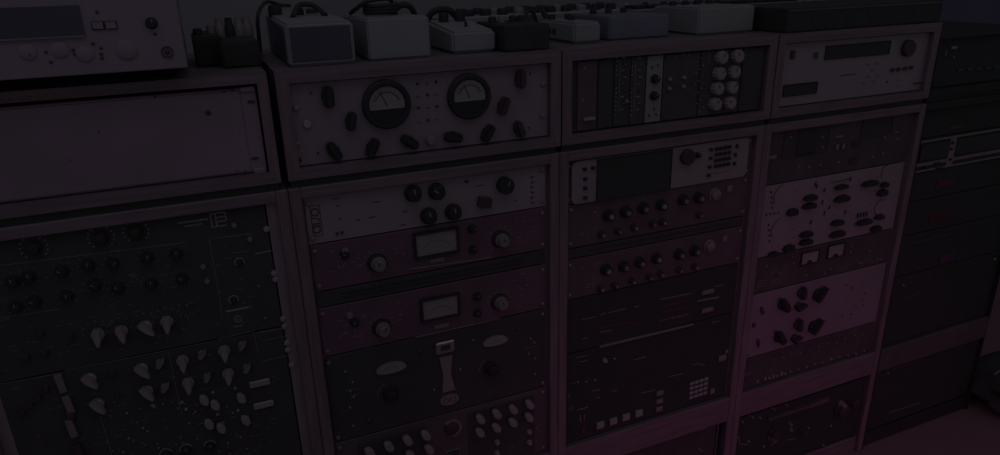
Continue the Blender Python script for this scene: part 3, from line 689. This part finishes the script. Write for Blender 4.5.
for px, py, r, a in ((782, 304, .0255, -.6), (800, 292.3, .0195, 0), (817, 293.8, .026, .7), (797.6, 305.6, .018, 1.3), (778, 336.3, .0255, -.6), (796.4, 324, .0195, 0), (812.6, 325.8, .026, .7), (793.3, 337.5, .0165, 1.3)):
    knob(u, px, py, r, 'black_plastic' if r > .02 else 'plum_plastic', 'pointer', a, .02)
for p in ((761, 309), (762.5, 312), (753.5, 325), (757.5, 341), (758, 344.5)): block(u, *p, .008, .012, 'print_dark', .004, 'switch')
for p in ((829, 289.5), (826, 292), (865, 293), (863, 305), (846, 284.5), (824.5, 321), (842, 316), (851, 314), (861, 329), (852, 288), (862, 300), (747.5, 355), (751, 296)): lamp(u, *p, .0022, 'plum_plastic')
prints(u, 1.4, 1.55, .46, .62, 9, 'print_dark', .0015)
u = unit('patch_bay', 'dark narrow patch bay dotted with small bright sockets, above the middle board', 'patch bay', XL, XR, .3525, .4465, 'dark_panel', .2, False)
for k in range(14): lamp(u, 757 + k * 8.2, 380.3 - k * 2.3 + random.uniform(-1, 1), .0034, 'grey_plastic' if k % 3 else 'print_light', 'socket')
for k in range(11): lamp(u, 773 + k * 9, 359 - k * 2.5 + random.uniform(-2, 2), .0028, 'grey_plastic', 'socket')
for k in range(6): block(u, 764 + k * 4, 378.5 - k * 1.1, .006, .005, 'white_plastic', .006, 'plug')
block(u, 747, 373, .022, .016, 'plum_panel', .003, 'badge')

# ------------------------------------------------------------------ rack 5, unlit
XL, XR = 1.5975, 2.0725
def dark_unit(label, z0, z1, name='dark_processor', m='shaded_black_panel'):
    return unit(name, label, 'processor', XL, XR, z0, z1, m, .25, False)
u = dark_unit('black unit with a tiny dim red label, uppermost in the black rack', .976, 1.0515)
stroke(u, (949, 128), (961, 126), .007, 'red_display', 'dim_label')
u = unit('tape_deck', 'dark unit outlined by a thin silver frame with two windows', 'tape deck', XL, XR, .882, .975, 'shaded_black_panel', .25, False)
x0, x1 = XL + .002, XR - .01; b = MB()
b.box(x0, x1, -.003, 0, .966, .971).box(x0, x1, -.003, 0, .884, .889).box(x0, x0 + .008, -.003, 0, .889, .966).box(x1 - .008, x1, -.003, 0, .889, .966)
piece('silver_frame', b, 'grey_plastic', u)
xm = at(951, 150)[0]
piece('silver_divider', MB().box(xm - .012, xm + .012, -.0028, 0, .889, .966), 'grey_plastic', u)
piece('silver_strip', MB().box(x0 + .008, x1 - .008, -.0025, 0, .900, .909), 'grey_plastic', u)
piece('cassette_window', MB().box(x0 + .014, xm - .016, -.004, 0, .916, .960), 'dark_glass', u)
piece('cassette_window', MB().box(xm + .016, x1 - .014, -.004, 0, .916, .960), 'dark_glass', u)
for p in ((951.5, 142.5), (950, 148.5), (949, 159), (924, 167)): block(u, *p, .008, .007, 'black_plastic', .006, 'button')
for p in ((936, 163), (938, 168)): block(u, *p, .026, .005, 'black_plastic', .005, 'key')
for lab, z0, z1, p, m in (('black unit with a dim red display just under the silver frame', .80, .881, (945, 183), 'red_display'), ('black unit with a dim red display, second below the silver frame', .70, .799, (938, 216.5), 'red_display'),
                          ('black unit with a dim violet display and a faint printed line', .575, .699, (946, 257.5), 'violet_display')):
    u = dark_unit(lab, z0, z1); block(u, *p, .075 if m[0] == 'r' else .06, .026, m, .002, 'display')
    prints(u, XL + .02, XR - .1, z0 + .01, z1 - .01, 6, 'dark_panel'); lamp(u, p[0] + 45, p[1] - 5, .003, 'dark_panel')
stroke(u, (913, 243), (950, 234), .0022, 'plum_panel'); lamp(u, 994, 259, .0045, 'grey_plastic')
u = dark_unit('black unit with a short dim red mark, lowest above the middle board', .353, .574)
lamp(u, 903, 285, .003); stroke(u, (906, 297), (916, 294.5), .004, 'red_mark', 'dim_label'); prints(u, XL + .02, XL + .2, .5, .56, 6, 'dark_panel')

# ------------------------------------------------------------------ lower bays
u = unit('power_supply', 'black unit with tiny lights below the middle board, under the black sampler', 'power supply', .5535, 1.014, .06, .2745, 'black_panel', .25, False)
for p in ((701, 429.3), (701, 450.5), (699, 449), (690, 431)): lamp(u, *p, .003, 'grey_plastic')
stroke(u, (700, 429.8), (705, 428.3), .003, 'grey_plastic')
piece('side_strip', MB().box(1.0145, 1.0185, -.004, .004, .06, .2745), 'plum_panel', u)
u = unit('mixing_desk', 'dark rack mixer with a slanted maroon rim under the patch bay', 'mixer', 1.086, 1.5635, .06, .262, 'shaded_black_panel', .25, False)
stroke(u, (766, 417.3), (806, 404.5), .009, 'plum_panel', 'slanted_rim', .012); stroke(u, (806, 404.5), (826, 397), .014, 'maroon_panel', 'slanted_rim', .012)
for px, py, r, m in ((840, 409, .026, 'plum_plastic'), (851, 401, .018, 'plum_plastic'), (840, 403, .01, 'grey_plastic'), (801, 430, .012, 'plum_plastic'), (772, 432, .016, 'plum_plastic'), (770, 437, .012, 'maroon_panel')): knob(u, px, py, r, m, 'round', .4, .02, line=None)
for p in ((773, 431), (752, 417), (759.5, 417.5), (742, 421.5), (830.5, 425.5), (853, 399.5), (823, 445), (771, 444), (790, 430), (738, 437), (791, 424), (808, 428), (748, 441), (763, 446)): lamp(u, *p, .0038, 'grey_plastic', 'light')
for p0, p1 in (((749, 415), (753, 418.5)), ((785, 403.5), (788, 406.5)), ((771, 407.5), (776, 410)), ((786, 440), (796, 438.5)), ((789, 421), (793, 432)), ((738, 437), (739.5, 443)), ((739, 444), (748, 444.5))): stroke(u, p0, p1, .0026, 'grey_plastic')
u = unit('amplifier', 'black amplifier with two thin dim slots, lowest in the black rack', 'amplifier', 1.5975, 2.0725, .055, .2745, 'shaded_black_panel', .25, False)
stroke(u, (893, 368.5), (924.5, 358.6), .003, 'maroon_panel', 'slot', .002); stroke(u, (889, 412.5), (919, 402.5), .006, 'maroon_panel', 'slot', .002)
lamp(u, 887.5, 373, .003); 

# ------------------------------------------------------------------ things on top of the cases
ZT = 1.2745
def feet(u, x0, x1, y0, y1, h, m='black_rubber'):
    for x in (x0 + .03, x1 - .03):
        for y in (y0 + .05, y1 - .04):
            b = MB(); b.box(x - .012, x + .012, y - .012, y + .012, ZT, ZT + h, .002); piece('foot', b, m, u)
# the test instrument at upper left
PLANE = -0.045
u = thing('test_instrument', 'pale bench instrument with a wide dark screen, upper left corner', 'instrument', (-.35, .2, ZT))
x0, x1, z0, z1 = -.54, -.1235, 1.2935, 1.45
piece('case', MB().box(x0, x1, .004, .36, z0, z1, .003), 'silver_panel', u)
piece('front_panel', MB().box(x0, x1, -.001, .004, z0, z1, .0012), 'lilac_panel', u)
feet(u, x0, x1, .06, .36, .02)
(sx, sz) = at(85.5, 35); (_, sz1) = at(80, 5)
s_ = piece('screen', MB().box(x0 + .01, sx, -.003, -.001, sz, sz1), 'navy_enamel', u)
piece('screen_rim', MB().box(x0 + .01, sx, -.005, -.001, sz - .002, sz), 'grey_plastic', s_)
for p in ((98, 25.3), (111, 25)):
    (cx_, cz_) = at(*p); o = piece('button', MB().box(cx_ - .008, cx_ + .008, -.004, -.001, cz_ - .006, cz_ + .006, .001), 'plum_plastic', u)
    piece('button_cap', MB().box(cx_ - .0065, cx_ + .0065, -.0045, -.004, cz_ - .0045, cz_ + .0045), 'lilac_panel', o)
knob(u, 151.5, 23, .0085, 'black_plastic', 'round', .3, .01); stroke(u, (138, 24), (144, 23.5), .002, 'grey_plastic'); stroke(u, (158, 23), (165, 22.5), .002, 'grey_plastic')
dial(u, 127, 50, .021, 13, 'print_dark', .0015); knob(u, 127, 50, .0135, 'lilac_panel', 'disc', .2, .003, line=None)
ringmark(u, 167.3, 52, .0085, .0018, 'print_dark', name='socket_ring', d=.003); lamp(u, 167.3, 52, .004, 'print_dark', 'socket')
for p in ((46, 52), (51, 62), (73, 50), (75, 54), (93, 43.5), (101, 48), (101.5, 54), (102, 58), (97, 12), (30, 55), (155, 34)): lamp(u, *p, .0024, 'print_dark')
stroke(u, (92, 15.5), (100, 15), .006, 'plum_panel', 'printed_label')
for p in ((28, 52), (60, 50), (85, 54)): knob(u, *p, .011, 'lilac_panel', 'disc', .2, .0025, line=None)
u.location.y += PLANE; PLANE = 0.0

def enclosure(name, label, cat, x0, x1, y0, y1, zf, zb, m, bevel=.004, mf=None, z0=ZT):
    """small desktop box whose lid runs from height zf at the front to zb at the back"""
    u = thing(name, label, cat, ((x0 + x1) / 2, (y0 + y1) / 2, z0), 'small boxes along the top of the cases')
    y0 -= .011; zf += .003; bm = bmesh.new()
    V = [bm.verts.new(p) for p in ((x0, y0, z0 + .0004), (x1, y0, z0 + .0004), (x1, y1, z0 + .0004), (x0, y1, z0 + .0004), (x0, y0, zf), (x1, y0, zf), (x1, y1, zb), (x0, y1, zb))]
    for f in ((0, 3, 2, 1), (4, 5, 6, 7), (0, 1, 5, 4), (1, 2, 6, 5), (2, 3, 7, 6), (3, 0, 4, 7)): bm.faces.new([V[i] for i in f])
    bmesh.ops.bevel(bm, geom=bm.edges[:], offset=bevel, segments=3, affect='EDGES')
    bm.verts.index_update(); mb = MB(); mb.add([v.co[:] for v in bm.verts], [[v.index for v in f.verts] for f in bm.faces]); bm.free()
    piece('housing', mb, m, u, True)
    if mf: piece('front_plate', MB().box(x0 + .006, x1 - .006, y0 - .0015, y0, z0 + .008, zf - .006, .0006), mf, u)
    return u
def zlathe(u, x, y, z, prof, m, name, n=16):
    b = MB().lathe([(r, h) for r, h in prof], n); b.v = [(x + p[0], y + p[2], z + p[1]) for p in b.v]
    return piece(name, b, m, u, True)
def top_knob(u, x, y, z, r=.008, h=.012, m='black_plastic', name='knob'):
    return zlathe(u, x, y, z, [(r, -.002), (r, h * .7), (r * .8, h)], m, name)
def jack(u, x, y, z, m='black_plastic', lean=(0, .02, .015)):
    d = Vector(lean); p = Vector((x, y, z)); b = MB().tube([p - d * .2, p + d], .0065, 10).tube([p + d, p + d * 1.7], .004, 8)
    return piece('plug', b, m, u, True)

u = enclosure('pedal', 'small low black box nearest the bench instrument', 'pedal', -.112, -.062, .13, .27, 1.322, 1.326, 'black_plastic')
top_knob(u, -.1, .18, 1.324); top_knob(u, -.078, .19, 1.324, .007, .016, 'grey_plastic')
u = enclosure('pedal', 'wider black box with plugs on top, left of the first white box', 'pedal', -.07, -.006, .085, .25, 1.315, 1.318, 'black_rubber', .003)
for x, m in ((-.062, 'grey_plastic'), (-.045, 'black_plastic'), (-.028, 'grey_plastic'), (-.014, 'grey_plastic')): zlathe(u, x, .2, 1.315, [(.010, 0), (.010, .02), (.007, .024), (.006, .036)], m, 'plug')
u = enclosure('preamp_box', 'tall white box with a dark blue front, first of the white boxes', 'preamp box', .033, .146, .035, .33, 1.342, 1.351, 'white_enamel', .004, 'navy_enamel')
piece('side_plate', MB().add([(.0322, .05, ZT + .006), (.0322, .29, ZT + .006), (.0322, .29, 1.343), (.0322, .05, 1.336), (.0332, .05, ZT + .006), (.0332, .29, ZT + .006), (.0332, .29, 1.343), (.0332, .05, 1.336)], [(0, 1, 2, 3), (7, 6, 5, 4), (0, 4, 5, 1), (1, 5, 6, 2), (2, 6, 7, 3), (3, 7, 4, 0)]), 'navy_enamel', u)
for x, y, r, h in ((.045, .25, .013, .022), (.085, .22, .01, .015), (.115, .25, .012, .012)): top_knob(u, x, y, 1.346, r, h)
u = enclosure('preamp_box', 'plain white box with a black coiled cable on its lid', 'preamp box', .172, .286, .045, .24, 1.343, 1.344, 'white_enamel', .003)
u = enclosure('pedal', 'white wedge pedal with a dark toggle on its sloping lid', 'pedal', .333, .421, .057, .20, 1.311, 1.328, 'white_enamel', .005)
zlathe(u, .383, .105, 1.315, [(.0075, 0), (.0075, .004), (.003, .005), (.0025, .014)], 'black_plastic', 'toggle')
top_knob(u, .36, .17, 1.325, .010, .018); top_knob(u, .395, .17, 1.325, .011, .02)
u = enclosure('pedal', 'black double box between the white wedge pedal and the small white box', 'pedal', .427, .522, .03, .17, 1.319, 1.322, 'black_rubber', .002)
piece('divider', MB().box(.4735, .4755, .0285, .031, ZT + .004, 1.317), 'plum_panel', u)
for x, m in ((.445, 'black_plastic'), (.465, 'grey_plastic'), (.49, 'black_plastic'), (.508, 'black_plastic')): top_knob(u, x, .12, 1.321, .008, .013, m)
u = enclosure('pedal', 'small white box with a black logo mark on its side', 'pedal', .604, .668, .082, .235, 1.3135, 1.316, 'white_enamel', .005)
piece('side_mark', MB().box(.6035, .6042, .15, .165, 1.288, 1.300).box(.6035, .6042, .172, .186, 1.288, 1.300), 'print_dark', u)
for x, y in ((.62, .2), (.64, .15), (.655, .19)): top_knob(u, x, y, 1.315, .008, .012)
jack(u, .622, .225, 1.315)
u = enclosure('pedal', 'pale blue box with a flat lid, left of the widest white box', 'pedal', .698, .851, .1, .26, 1.3195, 1.322, 'blue_enamel', .003)
for x in (.73, .77, .81): top_knob(u, x, .21, 1.321, .008, .012)
u = enclosure('pedal', 'widest white box, beside the long black box', 'pedal', .913, 1.07, .08, .24, 1.330, 1.332, 'white_enamel', .004)
for x in (.94, .975, 1.01, 1.045): top_knob(u, x, .2, 1.328, .009, .014)
# long black box on the fourth case
u = enclosure('audio_box', 'long low black box on top of the fourth case', 'audio box', 1.092, 1.586, .006, .2, 1.323, 1.326, 'black_rubber', .002)
piece('top_edge', MB().box(1.095, 1.583, -.0065, -.0048, 1.3195, 1.3235), 'plum_panel', u)

# back row
u = thing('mixer', 'pale small mixer with rows of dark knobs behind the boxes', 'mixer', (.63, .36, ZT), 'gear in the back row')
piece('housing', MB().box(.40, .86, .285, .395, ZT, 1.325, .003), 'white_enamel', u)
for r_ in range(2):
    for k in range(11): top_knob(u, .425 + k * .041, .305 + r_ * .05, 1.325, .0125, .014, 'black_plastic' if (k + r_) % 4 else 'grey_plastic')
u = thing('keyboard', 'small keyboard controller with dark square keys behind the long black box', 'keyboard', (1.16, .34, ZT), 'gear in the back row')
piece('housing', MB().box(.89, 1.43, .28, .39, ZT, 1.322, .003), 'grey_plastic', u)
for k in range(14): piece('key', MB().box(.90 + k * .038, .927 + k * .038, .292, .345, 1.3215, 1.33, .0015), 'black_plastic', u)
for k in range(9): top_knob(u, .92 + k * .058, .368, 1.3215, .008, .012, 'white_plastic' if k % 3 == 0 else 'black_plastic')
u = thing('junction_box', 'dark box with pale top edge at the far end of the back row', 'junction box', (1.51, .34, ZT), 'gear in the back row')
piece('housing', MB().box(1.445, 1.585, .285, .385, ZT, 1.318, .003), 'black_plastic', u); piece('lid', MB().box(1.445, 1.585, .285, .385, 1.318, 1.322, .001), 'grey_plastic', u)

def cable(label, pts, r=.0035, m='black_rubber', name='cable'):
    P = smooth_path(pts); o = bpy.data.objects.new(name, MB().tube(P, r, 8).mesh(name, m, True)); C.objects.link(o)
    return tag(o, label, 'cable', 'black cables on top of the cases')
cable('black cable looping down beside the first white box', [(.012, .30, ZT + .004), (.006, .22, ZT + .03), (.008, .2, 1.352), (.03, .24, 1.374), (.06, .28, 1.366), (.08, .29, 1.364)])
cable('black cable arched over the tall white box lid', [(.065, .16, 1.3492), (.085, .2, 1.367), (.11, .2, 1.366), (.125, .16, 1.3492)], .005)
coil = [(.2275 + .03 * math.cos(a), .15 + .03 * math.sin(a), 1.348 + .0009 * a) for a in [k * .45 for k in range(44)]]
cable('coil of black cable on the plain white box', coil + [(.24, .13, 1.375), (.2, .13, 1.372), (.18, .15, 1.358), (.178, .19, 1.349)], .004)
cable('black cable leaving the back of the plain white box', [(.262, .17, 1.3535), (.278, .165, 1.362), (.298, .17, 1.349), (.312, .2, 1.30), (.32, .24, ZT + .006)], .006)
cable('black cable behind the white wedge pedal', [(.335, .24, ZT + .006), (.35, .23, 1.335), (.38, .225, 1.347), (.41, .235, 1.33), (.425, .25, ZT + .006)], .007)
cable('thin black cable trailing between the small boxes', [(.535, .2, ZT + .005), (.56, .16, ZT + .005), (.585, .2, ZT + .02), (.59, .27, 1.322), (.61, .276, 1.33), (.63, .276, ZT + .005)], .004)

# ------------------------------------------------------------------ floor at the right
u = thing('gear_bag', 'soft black gear bag slumped on the carpet past the black rack', 'bag', (2.25, -.03, 0))
bm = bmesh.new(); bmesh.ops.create_uvsphere(bm, u_segments=28, v_segments=14, radius=1)
mb = MB()
for v in bm.verts:
    x, y, z = v.co; k = 4.0
    q = (abs(x) ** 3 + abs(y) ** 3 + abs(z) ** 3) ** (1 / 3)
    x, y, z = x / q, y / q, z / q
    n_ = .03 * math.sin(6 * x + 3 * y) * math.cos(5 * z)
    v.co = (2.25 + x * (.15 + n_), -.03 + y * .12, .07 + z * .07 * (1 + n_))
bm.verts.index_update(); mb.add([v.co[:] for v in bm.verts], [[v.index for v in f.verts] for f in bm.faces]); bm.free()
piece('bag_body', mb, 'bag_cloth', u, True)
piece('carry_strap', MB().tube(smooth_path([(2.15, -.12, .11), (2.16, -.14, .15), (2.24, -.15, .16), (2.31, -.14, .15), (2.34, -.11, .115)]), .006, 8), 'black_rubber', u, True)
piece('zip', MB().tube(smooth_path([(2.14, -.03, .13), (2.19, -.03, .1405), (2.25, -.03, .142), (2.31, -.03, .1405), (2.36, -.03, .13)]), .003, 6), 'grey_plastic', u, True)
